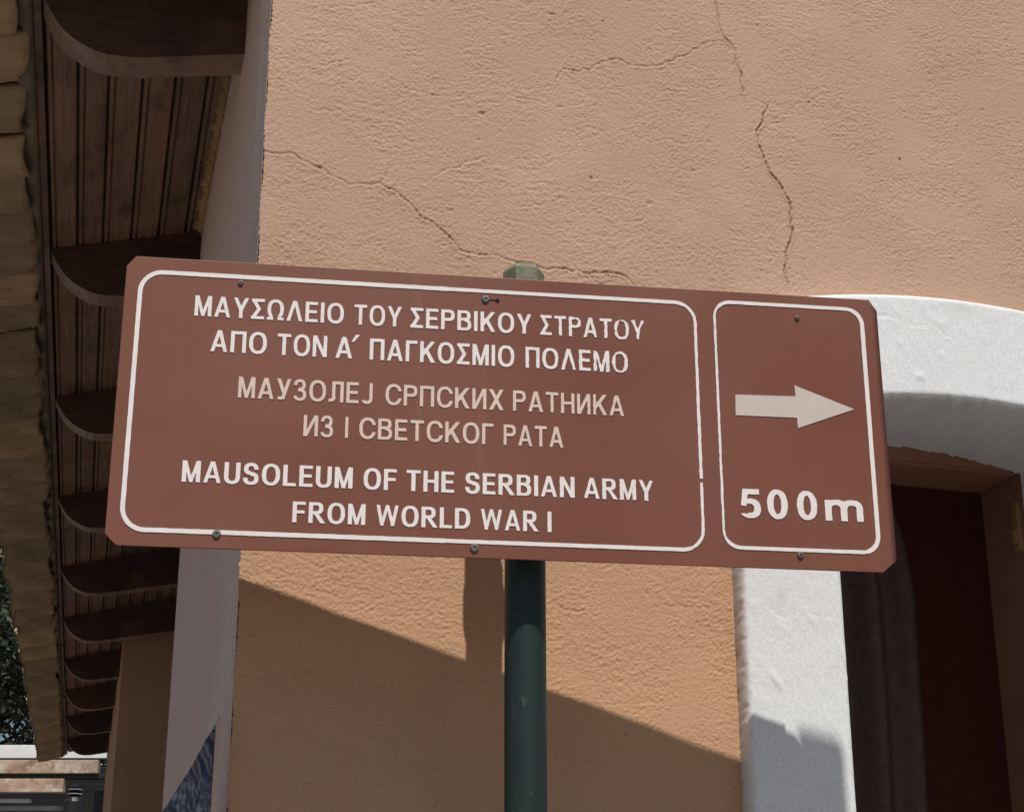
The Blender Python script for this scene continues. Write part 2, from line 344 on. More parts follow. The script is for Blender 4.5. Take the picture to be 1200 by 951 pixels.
# --- white arch surround: profile swept round the opening
def sweep():
    path = []      # (outer s,z , inner s,z)
    zoL, ziL = z_out(OL), z_in(IL)
    for t in np.linspace(0, 1, int((zoL + 1.6) / .004)):
        z0 = -1.6 + (zoL + 1.6) * t; z1 = -1.6 + (ziL + 1.6) * t; path.append((OL, z0, IL, z1))
    for t in np.linspace(0, 1, 230)[1:-1]:
        so = OL + (OR - OL) * t; si = IL + (IR - IL) * t; path.append((so, z_out(so), si, z_in(si)))
    for t in np.linspace(1, 0, 120): path.append((OR, -1.6 + (z_out(OR) + 1.6) * t, IR, -1.6 + (z_in(IR) + 1.6) * t))
    P = np.array(path); n_ = len(P)
    # profile: (fraction across, depth y)
    prof = [(0, .012), (0, .0), (0, -.012), (0.0, -.026), (.006, -.034), (.02, -.039)] + [(.02 + .955 * k / 46, -.041) for k in range(1, 46)] + [(.985, -.039), (.995, -.034), (1, -.026)] + [(1, -.02 + .27 * k / 12) for k in range(13)]
    prof = np.array(prof); m_ = len(prof)
    fr = prof[:, 0][None, :]; X = P[:, [0]] * (1 - fr) + P[:, [2]] * fr; ZZ = P[:, [1]] * (1 - fr) + P[:, [3]] * fr
    Y = np.repeat(prof[:, 1][None, :], n_, 0)
    na = fft_noise(n_, m_, .010, .03, .004, (1, 1), 21); nb = fft_noise(n_, m_, .03, .12, .004, (1, 1), 22); ncs = fft_noise(n_, m_, .012, .05, .004, (1, 1), 23)
    front = (np.arange(m_) >= 4) & (np.arange(m_) < m_ - 13); side = np.arange(m_) < 6; inn = np.arange(m_) >= m_ - 15
    Y = Y - front[None, :] * (np.tanh(na) * .00008 + nb * .00012 + np.maximum(0, nb - 1.6) * .0006)
    edge = np.exp(-((np.arange(m_) - 3) / 2.5) ** 2)[None, :]
    X = X + edge * ncs * .0004 + (inn[None, :] * nb * .0006)
    ZZ = ZZ + inn[None, :] * nb * .0012
    cr, tt = crack_field(X, ZZ, [(.7, [(.63, 1.16), (.68, 1.15), (.72, 1.155), (.77, 1.14), (.82, 1.145), (.86, 1.12)]), (.45, [(.43, .57), (.45, .585), (.47, .57), (.50, .585)]), (.45, [(.52, .58), (.55, .575), (.57, .59)]), (.35, [(.56, .47), (.545, .45), (.54, .42)]), (.35, [(.43, .50), (.44, .53), (.445, .55)])], seed0=300)
    Y = Y - cr * front[None, :] * .8; tt = tt * .5 * front[None, :]
    seam = np.exp(-((np.arange(m_) - 1.2) / 1.1) ** 2)[None, :] * (.25 + .3 * np.clip(ncs, 0, 2))
    tt = np.maximum(tt, np.clip(seam, 0, .8))
    return grid_mesh('arch_surround', X, Y, ZZ + EYE, np.ones((n_ - 1, m_ - 1), bool), M['white'], house, tt)
arch = sweep()
# --- inner reveal (brown), behind the white arch
bm = bmesh.new()
LT = .972 + EYE
box(bm, .50, 1.182, .252, .40, LT, 1.25 + EYE); box(bm, 1.182, 1.5, .252, .40, 0, 1.25 + EYE); box(bm, .35, .60, .252, .40, 0, LT)
bmesh.ops.bevel(bm, geom=[e for e in bm.edges], offset=.006, segments=2, affect='EDGES')
bm_obj('door_reveal', bm, M['brown_render'], house)
bm = bmesh.new()
box(bm, .2, 2.2, 1.1, 1.2, 0, 1.3 + EYE); box(bm, .1, .2, .401, 2.7, 0, 1.3 + EYE); box(bm, 2.2, 2.3, .401, 2.7, 0, 1.3 + EYE); box(bm, .1, 2.3, .401, 2.7, 1.3 + EYE, 1.4 + EYE)
box(bm, 1.5, 2.3, .36, .40, 0, 1.3 + EYE)
bm_obj('inner_room', bm, M['maroon'], house)
bm = bmesh.new(); box(bm, 1.172, 1.1835, .262, .285, .815 + EYE, .918 + EYE, .003); box(bm, 1.165, 1.172, .266, .280, .83 + EYE, .86 + EYE, .002)
bm_obj('hinge', bm, M['foam'], house)
# --- side wall: rough render next to the corner, smooth render beyond
def E2W(l, e):       # eave frame (origin under the eye) -> house frame
    x = l * math.cos(EAVE_YAW) - e * math.sin(EAVE_YAW); y = l * math.sin(EAVE_YAW) + e * math.cos(EAVE_YAW) - 2.62
    return (x * math.cos(WALL_YAW) + y * math.sin(WALL_YAW), -x * math.sin(WALL_YAW) + y * math.cos(WALL_YAW))
bk = E2W(.184, 4.40)
zz = np.linspace(-1.6, 2.06, 1220); uu = np.linspace(0, 1, 90)
DD = np.interp(zz, [-1.6, .2, .35, .55, .8, 1.12, 2.0], [.8, .72, .64, .53, .33, .20, .185])[:, None]
DD = DD + np.convolve(rng.normal(0, .012, 1220), np.ones(9) / 9, 'same')[:, None]
kx = (bk[0] + .4455) / bk[1]
ZZ, UU = np.meshgrid(zz, uu, indexing='ij'); Y = DD * UU; X = -.4455 + kx * Y
nz = fft_noise(1220, 90, .005, .02, .003, (1, 1), 31); X = X - np.abs(nz) * .0006 * (UU > .02) - .0006 * (UU > .02)
grid_mesh('corner_strip', X, Y + .002, ZZ + EYE, np.ones((1219, 89), bool), M['rough_grey'], house)
V = []; F = []
for i, z in enumerate(zz[::6]):
    y0 = float(DD[i * 6, 0]); V += [(-.4455 + kx * y0, y0, z + EYE), (bk[0], bk[1], z + EYE), (bk[0] + .35, bk[1] + .002, z + EYE)]
    if i:
        k = 3 * i; F += [(k - 3, k - 2, k + 1, k), (k - 2, k - 1, k + 2, k + 1)]
mesh_obj('side_wall', V, F, M['lilac'], house)
# --- recess wall and the projecting block further along, in the eave frame
def eave_child(o, parent=house):
    o.parent = parent; ex, ey = E2W(0, 0); o.location = (ex, ey, 0); o.rotation_euler = (0, 0, EAVE_YAW - WALL_YAW); return o
bm = bmesh.new(); box(bm, 1.6, 1.7, 4.2, 9.96, 0, 2.3 + EYE)
eave_child(bm_obj('recess_wall', bm, M['block_render']))
bm = bmesh.new(); prism(bm, [(.125, 0), (1.8, 0), (1.8, 2.42 + EYE), (.125, 2.035 + EYE)], 'y', 9.98, 16.0)
bmesh.ops.bevel(bm, geom=[e for e in bm.edges if abs(e.verts[0].co.x - .125) < .01 and abs(e.verts[1].co.x - .125) < .01], offset=.05, segments=2, affect='EDGES')
eave_child(bm_obj('end_block', bm, M['block_render']))

# ---------------------------------------------------------------- eave: deck > rafters, planks, tiles
def zs_(l): return 2.013 + .2504 * l + EYE       # underside of the planks
bm = bmesh.new()
prism(bm, [(-.235, zs_(-.235) + .022), (2.4, zs_(2.4) + .022), (2.4, zs_(2.4) + .06), (-.235, zs_(-.235) + .06)], 'y', 2.62, 16.05)
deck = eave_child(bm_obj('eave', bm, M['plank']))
tag(deck)
# planks: beaded boards running along the eave
def plank_prof(l0, l1):
    g = .0045; b = .009
    pts = [(l0 + g, .004), (l0 + g + .002, 0), (l0 + g + b, 0), (l0 + g + b + .001, .007), (l0 + g + b + .005, .007), (l0 + g + b + .006, 0), (l1 - g, 0), (l1 - g + .002, .003), (l1, .020), (l0, .020)]
    return [(l, zs_(l) + dz) for l, dz in pts]
cuts = [-.234, -.163, -.0935, -.0155, .0605, .137, .213, .29, .366, .44, .52, .6, .68, .76, .84, .92, 1.0, 1.08, 1.16, 1.24, 1.32, 1.4, 1.48, 1.6]
for i, (a, b) in enumerate(zip(cuts, cuts[1:])):
    bm = bmesh.new(); prism(bm, plank_prof(a, b), 'y', 2.62 if a < .17 else 4.40, 16.0)
    bm_obj('plank', bm, M['plank'], deck)
# fascia strip by the tips
bm = bmesh.new(); prism(bm, [(-.252, zs_(-.252) - .010), (-.2365, zs_(-.2365) - .010), (-.2365, zs_(-.2365) + .05), (-.252, zs_(-.252) + .05)], 'y', 2.6, 16.05)
bm_obj('fascia_board', bm, M['rim'], deck)
# rafters with a curved tail
tail = [(-.231, 1.945), (-.215, 1.915), (-.200, 1.892), (-.186, 1.874), (-.166, 1.857), (-.146, 1.845), (-.118, 1.832), (-.09, 1.8265), (-.055, 1.826), (-.017, 1.829)]
def rafter(right):
    bm = bmesh.new()
    rt = (right, 1.829 + (right + .017) * .19)
    low = [(l, z + EYE) for l, z in tail] + [(rt[0], rt[1] + EYE)]
    pts = low + [(right, zs_(right) - .0015), (-.2345, zs_(-.2345) - .0015)]
    sides, A, B = prism(bm, pts, 'y', 0, .088)
    for k, f in enumerate(sides): f.material_index = 1 if k < len(tail) else 0
    for f in bm.faces:
        if len(f.verts) > 5: f.material_index = 0
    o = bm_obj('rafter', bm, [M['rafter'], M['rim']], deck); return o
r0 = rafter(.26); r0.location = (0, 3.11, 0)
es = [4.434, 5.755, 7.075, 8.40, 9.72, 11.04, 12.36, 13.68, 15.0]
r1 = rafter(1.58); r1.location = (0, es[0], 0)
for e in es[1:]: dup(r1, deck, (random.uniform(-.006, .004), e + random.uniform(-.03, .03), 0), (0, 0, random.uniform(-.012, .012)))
# ochre filler along the joint of planks and side wall
bm = bmesh.new(); prev = None
fw = fft_noise(1, 760, .02, .2, .0046, seed=77)[0] * .0045 + fft_noise(1, 760, .006, .03, .0046, seed=78)[0] * .0016
for k in range(380):
    e = 2.63 + 1.76 * k / 379; wdt = max(.004, .016 + fw[k])
    t = .2005 - .0165 * (e - 2.5) / 1.9
    cur = [bm.verts.new(p) for p in ((t, e, zs_(t) - wdt * 1.5), (t - wdt * .5, e, zs_(t) - wdt * .8), (t - wdt * 1.1, e, zs_(t - wdt) - .002), (t - wdt, e, zs_(t) + .01), (t, e, zs_(t) + .01))]
    if prev:
        for a in range(5): bm.faces.new((prev[a], prev[(a + 1) % 5], cur[(a + 1) % 5], cur[a]))
    prev = cur
bm_obj('joint_filler', bm, M['foam'], deck, True)
# roof tiles: troughs seen from below, caps over the joints
def tile_mesh(seed, down=True):
    r = np.random.default_rng(seed); nl, na = 16, 14; V = []; F = []
    lo, L = -.275, .214
    for side in (0, 1):
        for i in range(nl):
            t = i / (nl - 1); l = lo - L * t
            for j in range(na):
                a = (j / (na - 1) - .5) * 2; wd = .108 - .006 * t
                sag = .036 * (1 - a * a)
                wob = .0045 * math.sin(7 * t + seed * 2 + 3 * a) + r.normal(0, .0016)
                z = (2.002 + .2504 * l + EYE) + (-sag if down else sag + .012) + (.013 if side else 0) + wob * (0 if side else 1)
                V.append((l + .006 * math.sin(3 * a + seed) * (i in (0, nl - 1)), a * wd, z))
    n_ = nl * na
    for i in range(nl - 1):
        for j in range(na - 1):
            k = i * na + j; F.append((k, k + 1, k + na + 1, k + na)); F.append((n_ + k, n_ + k + na, n_ + k + na + 1, n_ + k + 1))
    for i in range(nl - 1):
        for j in (0, na - 1):
            k = i * na + j; F.append((k, k + na, n_ + k + na, n_ + k))
    for j in range(na - 1):
        for i in (0, nl - 1):
            k = i * na + j; F.append((k, n_ + k, n_ + k + 1, k + 1))
    return V, F
protos = [mesh_obj('roof_tile', *tile_mesh(s, True), M['tile'], deck, True) for s in range(5)]
caps = [mesh_obj('cap_tile', *tile_mesh(s + 20, False), M['tile'], deck, True) for s in range(3)]
e = 2.72; k = 0
pitch = .219
while e < 16.0:
    loc = (random.uniform(-.012, .010), e + random.uniform(-.008, .008), random.uniform(-.006, .006)); rot = (0, 0, random.uniform(-.05, .05) + (.08 if k % 7 == 3 else 0))
    if k < 5: o = protos[k]; o.location = loc; o.rotation_euler = (0, 0, rot[2])
    else: o = dup(protos[k % 5], deck, loc, (0, 0, rot[2]))
    loc2 = (-.012 + random.uniform(-.01, .01), e + pitch / 2, .010)
    if k < 3: caps[k].location = loc2
    else: dup(caps[k % 3], deck, loc2)
    e += pitch; k += 1
# mortar fillet between tiles and fascia
bm = bmesh.new(); prev = None
mr = np.random.default_rng(3); w0 = np.cumsum(mr.normal(0, 1, 900)); w0 = (w0 - np.convolve(w0, np.ones(41) / 41, 'same')); w0 = np.clip(w0 / w0.std(), -2, 2)
for k in range(900):
    e = 2.65 + 13.35 * k / 899; q = .012 + .006 * w0[k] + .006 * math.sin(e / pitch * 2 * math.pi) + mr.normal(0, .0012)
    zb = zs_(-.262)
    cur = [bm.verts.new(p) for p in ((-.2535, e, zb - .012), (-.262, e, zb - .020 - q * .25), (-.272 - q, e, zb - .016), (-.285 - q * 1.6, e, zb + .004), (-.285, e, zb + .03), (-.2535, e, zb + .03))]
    if prev:
        for a in range(6): bm.faces.new((prev[a], prev[(a + 1) % 6], cur[(a + 1) % 6], cur[a]))
    prev = cur
bm_obj('mortar_fillet', bm, M['mortar'], deck, True)
bm = bmesh.new()      # upper courses of the roof, out of sight from below
for k in range(31):
    e0 = 2.64 + k * .44
    prism(bm, [(-.30, zs_(-.30) + .075), (2.4, zs_(2.4) + .075), (2.4, zs_(2.4) + .13), (-.30, zs_(-.30) + .13)], 'y', e0, e0 + .41)
bm_obj('roof_covering', bm, M['tile'], deck)

# ---------------------------------------------------------------- cloth hanging in the doorway
def curtain():
    nu, nv = 90, 60; V = []; F = []
    for j in range(nv):
        z = -1.55 + (1.12 + 1.55) * j / (nv - 1)
        right = float(np.interp(z, [-1.6, .3, .5, .78, .9, .98, 1.12], [1.10, 1.10, 1.11, 1.113, 1.095, 1.07, 1.05]))
        for i in range(nu):
            t = i / (nu - 1); s = .62 + (right - .62) * t
            y = .56 + .022 * math.sin(t * 31 + .6 * math.sin(z * 3)) + .012 * math.sin(t * 13 + z * 2)
            V.append((s, y, z + EYE))
    for j in range(nv - 1):
        for i in range(nu - 1):
            k = j * nu + i; F.append((k, k + 1, k + nu + 1, k + nu))
    o = mesh_obj('curtain', V, F, M['curtain'], None, True)
    o.location = (0, 2.62, 0); o.rotation_euler = (0, 0, WALL_YAW)
    m = o.modifiers.new('thick', 'SOLIDIFY'); m.thickness = .003
    tag(o, 'dark brown cloth hanging in folds inside the shaded arched doorway', 'curtain')
curtain()

# ---------------------------------------------------------------- printed panel at the house corner
def panel():
    root = empty('printed_panel', (0, 2.62, 0), WALL_YAW); root.location = Vector((0, 2.62, 0)) + dW * -.54 + nW * .03 + Vector((0, 0, EYE + .2))
    tag(root, 'pointed blue and brown printed panel with pink edge fixed low on the house corner', 'panel')
    left = [(.066, .149), (.060, .138), (.053, .127), (.047, .113), (.040, .098), (.031, .080), (.020, .062), (.008, .040), (-.008, .012), (-.03, -.03), (-.10, -.2), (-.10, -.35)]
    right = [(.066, -.35), (.066, .149)]
    bm = bmesh.new(); prism(bm, [(x, z) for x, z in left] + right[:1], 'y', 0, .006); o = bm_obj('printed_sheet', bm, M['panel'], root)
    bm = bmesh.new(); prism(bm, [(.0665, -.35), (.0705, -.35), (.0735, .158), (.072, .166), (.0700, .158), (.0665, .149)], 'y', -.006, .012); bm_obj('edge_strip', bm, M['pink_edge'], root)
    bm = bmesh.new(); prism(bm, [(.0712, -.35), (.0765, -.35), (.0745, .06), (.0755, .085), (.0742, .10), (.0730, .06)], 'y', .012, .0155); bm_obj('gap', bm, M['hole'], root)
    bm = bmesh.new(); lathe(bm, [(.0035, -.004), (.0035, .0), ], .066, .146, 'y', 12); bm_obj('screw', bm, M['screw'], root)
panel()

# ---------------------------------------------------------------- road sign: post + plate
P0 = Vector((0, 2.3, 0))
sign = empty('road_sign', P0, SIGN_YAW)
tag(sign, 'brown trilingual direction sign with white lettering and arrow on a dark green post', 'road sign')
PX, PY, PR = .0313, .0780, .0308        # post centre in the sign frame
bm = bmesh.new(); lathe(bm, [(PR, 0), (PR, 1.03 + EYE)], PX, PY, 'z', 48)
for v in bm.verts:
    pass
post = bm_obj('post', bm, M['post'], sign, True)
m = post.modifiers.new('e', 'EDGE_SPLIT'); m.split_angle = R(40)
bm = bmesh.new()
lathe(bm, [(.0335, 1.005), (.0335, 1.053), (.0270, 1.0615)], PX - .001, PY, 'z', 6)
for v in bm.verts: v.co.z += EYE
bmesh.ops.bevel(bm, geom=[e for e in bm.edges], offset=.0007, segments=1, affect='EDGES')
bm_obj('post_cap', bm, M['cap'], post)
for zc in (.972, .630):
    bm = bmesh.new(); lathe(bm, [(PR + .0005, zc - .026 + EYE), (PR + .0055, zc - .020 + EYE), (PR + .0055, zc + .020 + EYE), (PR + .0005, zc + .026 + EYE)], PX, PY, 'z', 32)
    box(bm, PX - .024, PX + .024, .0234, PY - PR + .004, zc - .016 + EYE, zc + .016 + EYE, .003)
    bm_obj('clamp', bm, M['alu'], post)
# plate
SX0, SX1, SZ0, SZ1 = -.5785, .5845, .5668, 1.0090
out = [(-.566, SZ1), (SX0, .9925), (SX0 + .001, .583), (-.5605, SZ0), (.562, SZ0), (SX1, .5865), (SX1 - .0005, .9905), (.572, SZ1)]
bm = bmesh.new()
faces, A, B = prism(bm, [(x, z + EYE) for x, z in out], 'y', 0, .0032)
plate = bm_obj('sign_plate', bm, M['sign'], sign)
mb = plate.modifiers.new('b', 'BEVEL'); mb.width = .0007; mb.segments = 2
bm = bmesh.new(); box(bm, SX0 + .03, SX1 - .03, .0036, .022, .962 + EYE, .985 + EYE, .001); box(bm, SX0 + .03, SX1 - .03, .0036, .022, .578 + EYE, .600 + EYE, .001)
bm_obj('stiffening_rail', bm, M['alu'], plate)

# lettering by implicit outlines and marching squares
def rot_box(X, Y, x0, y0, x1, y1, wd):
    dx, dy = x1 - x0, y1 - y0; L = math.hypot(dx, dy); ux, uy = dx / L, dy / L
    cx, cy = (x0 + x1) / 2, (y0 + y1) / 2; u = (X - cx) * ux + (Y - cy) * uy; v = -(X - cx) * uy + (Y - cy) * ux
    return np.maximum(np.abs(u) - L / 2, np.abs(v) - wd / 2)
def ell(X, Y, cx, cy, a, b, p=2.35):
    return ((np.abs((X - cx) / a) ** p + np.abs((Y - cy) / b) ** p) ** (1 / p) - 1) * min(a, b)
def ring(X, Y, cx, cy, a, b, wx, wy, p=2.35): return np.maximum(ell(X, Y, cx, cy, a, b, p), -ell(X, Y, cx, cy, a - wx, b - wy, p))
U = np.minimum; I_ = np.maximum
def glyph(ch, X, Y, w=.185, h=.15):
    """signed field (negative inside) and advance width; cap height 1"""
    def V(x, y0=0, y1=1, wd=w): return rot_box(X, Y, x + wd / 2, y0, x + wd / 2, y1, wd)
    def H(x0, x1, y, wd=h): return rot_box(X, Y, x0, y + wd / 2, x1, y + wd / 2, wd)
    def Dg(x0, y0, x1, y1, wd=w):
        ex, ey = (x1 - x0) * .25, (y1 - y0) * .25
        return rot_box(X, Y, x0 - ex, y0 - ey, x1 + ex, y1 + ey, wd)
    def cap(f, y0=0, y1=1): return I_(I_(f, y0 - Y), Y - y1)
    def rt(f, x): return I_(f, x - X)
    def lf(f, x): return I_(f, X - x)
    C = ch
    if C in 'I': return V(0), w
    if C in 'M':
        W = .80; return U(U(V(0), V(W - w)), cap(U(Dg(.12, 1, W / 2, .03, .15), Dg(W - .12, 1, W / 2, .03, .15)))), W
    if C in 'AΛ':
        W = .76; f = cap(U(Dg(.085, 0, W / 2 - .01, 1, .165), Dg(W - .085, 0, W / 2 + .01, 1, .165)))
        return (U(f, H(.2, W - .2, .22, .14)) if C == 'A' else f), W
    if C == 'Y':
        W = .72; return U(V(W / 2 - w / 2, 0, .45), cap(U(Dg(.09, 1, W / 2, .40, .17), Dg(W - .09, 1, W / 2, .40, .17)), .36)), W
    if C == 'У':
        W = .68; f = cap(U(I_(Dg(.09, 1, .36, .30, .17), .28 - Y), Dg(W - .085, 1, .30, .04, .165)), .02); return U(f, H(.06, .28, 0, .14)), W
    if C == 'Σ':
        W = .62; f = U(H(0, W, 1 - h), H(0, W, 0)); g = I_(Dg(.10, .93, .36, .5, .17), .5 - Y); g2 = I_(Dg(.10, .07, .36, .5, .17), Y - .5)
        return U(f, cap(U(g, g2), .05, .95)), W
    if C == 'Ω':
        W = .80; f = ring(X, Y, W / 2, .53, .39, .485, w, h); cut = I_(np.abs(X - W / 2) - .13, Y - .3); f = I_(f, -cut); f = I_(f, .10 - Y)
        return U(f, U(H(.0, .30, 0, .14), H(W - .30, W, 0, .14))), W
    if C in 'EF':
        W = .60; f = U(V(0), U(H(0, W - .01, 1 - h), H(0, W - .05, .435)));  return (U(f, H(0, W, 0)) if C == 'E' else f), W
    if C in 'O': W = .80; return ring(X, Y, W / 2, .5, W / 2, .515, w, h), W
    if C in 'T': W = .66; return U(V(W / 2 - w / 2), H(0, W, 1 - h)), W
    if C in 'PR' or C == 'Р':
        W = .66; f = rt(ring(X, Y, .34, .715, W - .34, .285, w, h, 2.6), .34); f = U(U(f, V(0)), U(H(0, .36, 1 - h), H(0, .36, .43)))
        if C == 'R': f = U(f, cap(I_(Dg(.34, .45, W + .0, 0, .18), Y - .5))); W += .06
        return f, W
    if C == 'B':
        W = .68; f = rt(ring(X, Y, .36, .745, .28, .255, w, .14, 2.6), .34); g = rt(ring(X, Y, .36, .29, .32, .29, w, .14, 2.6), .34)
        return U(U(f, g), U(V(0), U(H(0, .37, .86, .14), U(H(0, .37, .49, .14), H(0, .37, 0, .14))))), W
    if C == 'K': W = .72; return U(V(0), cap(U(I_(Dg(.62, 1, .12, .36, .17), w * .6 - X), I_(Dg(.30, .58, W - .09, 0, .18), Y - .66)))), W
    if C == 'N': W = .70; return U(U(V(0), V(W - w)), cap(Dg(.10, 1, W - .10, 0, .17))), W
    if C == 'И': W = .70; return U(U(V(0), V(W - w)), cap(Dg(.10, 0, W - .10, 1, .16))), W
    if C == 'Π': W = .70; return U(U(V(0), V(W - w)), H(0, W, 1 - h)), W
    if C == 'Γ': W = .56; return U(V(0), H(0, W, 1 - h)), W
    if C == 'H': W = .70; return U(U(V(0), V(W - w)), H(0, W, .43)), W
    if C == 'L': W = .58; return U(V(0), H(0, W, 0)), W
    if C == 'Л':
        W = .72; f = U(U(V(W - w), H(.18, W, 1 - h)), V(.16, .22, 1)); g = ring(X, Y, .0, .26, .345, .26, w, h); g = I_(I_(g, -X), Y - .26)
        return U(f, g), W
    if C == 'J':
        W = .54; f = V(W - w, .3, 1); g = ring(X, Y, W / 2, .29, W / 2, .305, w, h); g = I_(g, Y - .3); g = I_(g, -I_(X - .26, .17 - Y)); return U(f, I_(g, Y - .31)), W
    if C == 'C':
        W = .76; f = ring(X, Y, .40, .5, .40, .515, w, h); cut = I_(.46 - X, np.abs(Y - .5) - .165); return I_(f, -cut), W
    if C == 'G': return glyph('C', X, Y)
    if C == 'X': W = .72; return cap(U(Dg(.09, 0, W - .09, 1, .175), Dg(.09, 1, W - .09, 0, .175))), W
    if C == 'З':
        W = .62; f = ring(X, Y, .29, .74, .28, .275, w * .95, .14); g = ring(X, Y, .30, .275, .31, .29, w, .14)
        f = I_(f, -I_(X - .22, np.abs(Y - .62) - .10 - 0)); f = I_(f, -I_(X - .20, Y - .70)); g = I_(g, -I_(X - .22, -(Y - .36) * 1.0)); g = I_(g, -I_(X - .2, .22 - Y))
        return U(U(f, g), H(.22, .34, .445, .13)), W
    if C == 'S':
        W = .68; up = ring(X, Y, W / 2, .73, W / 2 - .02, .285, w, .15); lo = ring(X, Y, W / 2, .285, W / 2, .30, w, .15)
        up = I_(up, -I_(W / 2 - X, Y - .70)); lo = I_(lo, -I_(X - W / 2, .31 - Y))
        mid = I_(rot_box(X, Y, .22, .585, W - .22, .43, .16), np.abs(X - W / 2) - .2)
        return U(U(up, lo), mid), W
    if C == 'U': W = .70; f = ring(X, Y, W / 2, .33, W / 2, .345, w, h); return U(I_(f, Y - .33), U(V(0, .32, 1), V(W - w, .32, 1))), W
    if C == 'D': W = .72; f = rt(ring(X, Y, .30, .5, W - .30, .5, w, h, 2.5), .29); return U(f, U(V(0), U(H(0, .31, 1 - h), H(0, .31, 0)))), W
    if C == 'W':
        W = 1.04; q = W / 4; f = Dg(.085, 1, q + .02, 0, .16); f = U(f, Dg(W / 2, 1, q + .0, 0, .15)); f = U(f, Dg(W / 2, 1, W - q, 0, .15)); f = U(f, Dg(W - .085, 1, W - q - .02, 0, .16)); return cap(f), W
    if C == '5':
        W = .76; bowl = ring(X, Y, .37, .325, .39, .345, .245, .195); bowl = I_(bowl, -I_(X - .28, I_(.14 - Y, Y - .50)))
        bowl = I_(bowl, -I_(X - .20, Y * -1 + .30) * 1)
        return U(U(bowl, H(.13, .72, .81, .19)), cap(rot_box(X, Y, .14, .40, .22, 1.0, .21), .38, .99)), W
    if C == '0': W = .76; return ring(X, Y, W / 2, .5, W / 2, .52, .245, .185, 2.2), W
    if C == 'm':
        W = 1.32; x = .73; f = V(0, 0, x, .235)
        for cx in (.385, .935):
            a = ring(X, Y, cx, x - .30, .385 if cx < .5 else .385, .32, .235, .20, 2.5); f = U(f, I_(a, (x - .30) - Y)) if True else f
            f = U(f, V(cx + .385 - .235, 0, x - .29, .235))
        return I_(f, X * 0 - 5), W
    raise ValueError(ch)
def march(F, xs, ys, y0, yb, V, Fc, off):
    """append contour of F<0 on grid to lists; V gets (x, y, z)"""
    ny_, nx_ = F.shape; ins = F < 0
    key = {}
    def vid(kind, i, j):
        k = (kind, i, j)
        if k in key: return key[k]
        if kind == 0: p = (xs[i], ys[j])
        elif kind == 1: a, b = F[j, i], F[j, i + 1]; t = a / (a - b); p = (xs[i] + t * (xs[i + 1] - xs[i]), ys[j])
        else: a, b = F[j, i], F[j + 1, i]; t = a / (a - b); p = (xs[i], ys[j] + t * (ys[j + 1] - ys[j]))
        key[k] = len(V); V.append((p[0], y0, p[1])); return key[k]
    for j in range(ny_ - 1):
        full = ins[j, :-1] & ins[j, 1:] & ins[j + 1, :-1] & ins[j + 1, 1:]; anyc = ins[j, :-1] | ins[j, 1:] | ins[j + 1, :-1] | ins[j + 1, 1:]
        i = 0
        for i in np.nonzero(anyc)[0]:
            if full[i]:
                Fc.append((vid(0, i, j), vid(0, i + 1, j), vid(0, i + 1, j + 1), vid(0, i, j + 1))); continue
            c4 = [(i, j), (i + 1, j), (i + 1, j + 1), (i, j + 1)]; ed = [(1, i, j), (2, i + 1, j), (1, i, j + 1), (2, i, j)]
            poly = []; cross = []
            for k in range(4):
                a = ins[c4[k][1], c4[k][0]]; b = ins[c4[(k + 1) % 4][1], c4[(k + 1) % 4][0]]
                if a: poly.append(vid(0, *c4[k]))
                if a != b: v_ = vid(*ed[k]); poly.append(v_); cross.append(v_)
            if len(poly) >= 3: Fc.append(tuple(poly))
            if len(cross) == 2: key.setdefault('seg', []).append(tuple(cross))
    back = {}
    for a, b in key.get('seg', []):
        r_ = []
        for q in (a, b):
            if q not in back: back[q] = len(V); V.append((V[q][0], yb, V[q][2]))
            r_.append(back[q])
        Fc.append((a, b, r_[1], r_[0]))
def rough(X, Z, k, seed):
    s = seed * 1.7
    return k * (np.sin(X * 610 + s) * np.sin(Z * 540 + 2 * s) + .7 * np.sin(X * 1130 + Z * 830 + s) + .5 * np.sin(X * 260 - Z * 390 + s))
FILM = -.0009
def lettering(words, zb, zt, mat, bold=1.0, wear=0, name='letter', seed=0, label=None):
    h_ = zt - zb; ds = .00078; gap = .13; q_ = 0
    for word, x0, x1 in words:
        dummy = np.zeros((1, 1)); adv = [glyph(ch, dummy, dummy)[1] for ch in word]
        tot = sum(adv) + gap * (len(word) - 1); sx = (x1 - x0) / tot; x = x0
        for ch, a in zip(word, adv):
            V = []; Fc = []; q_ += 1
            xs = np.arange(x - .002, x + a * sx + .003, ds); ys = np.arange(zb - .002, zt + .003, ds)
            X, Z = np.meshgrid(xs, ys)
            f, _ = glyph(ch, (X - x) / sx, (Z - zb) / h_, w=.185 * bold)
            f = f * min(sx, h_)
            wr = wear * max(0, min(1, (x + .05) / .25))
            f = f + .00012 + rough(X, Z, .00008 + .00022 * wr, seed + q_ % 7) + wr * .00065 * np.clip(np.sin(X * 190 + seed) + np.sin(Z * 310 + X * 90), 0, 2)
            march(f, xs, ys + EYE, FILM, -.00005, V, Fc, 0)
            o = mesh_obj(name, V, Fc, mat, plate)
            if label: o['label'] = label
            x += (a + gap) * sx
lettering([('MAYΣΩΛEIO', -.4753, -.2551), ('TOY', -.2398, -.1683), ('ΣEPBIKOY', -.155, .0299), ('ΣTPATOY', .0435, .206)], .9185, .9511, M['film'], .95, 1.0, seed=1)
lettering([('AΠO', -.4487, -.3669), ('TON', -.3515, -.2782), ('A', -.2655, -.2406), ('ΠAΓKOΣMIO', -.2148, .0035), ('ΠOΛEMO', .0205, .1788)], .8636, .8975, M['film'], .95, 1.0, seed=2)
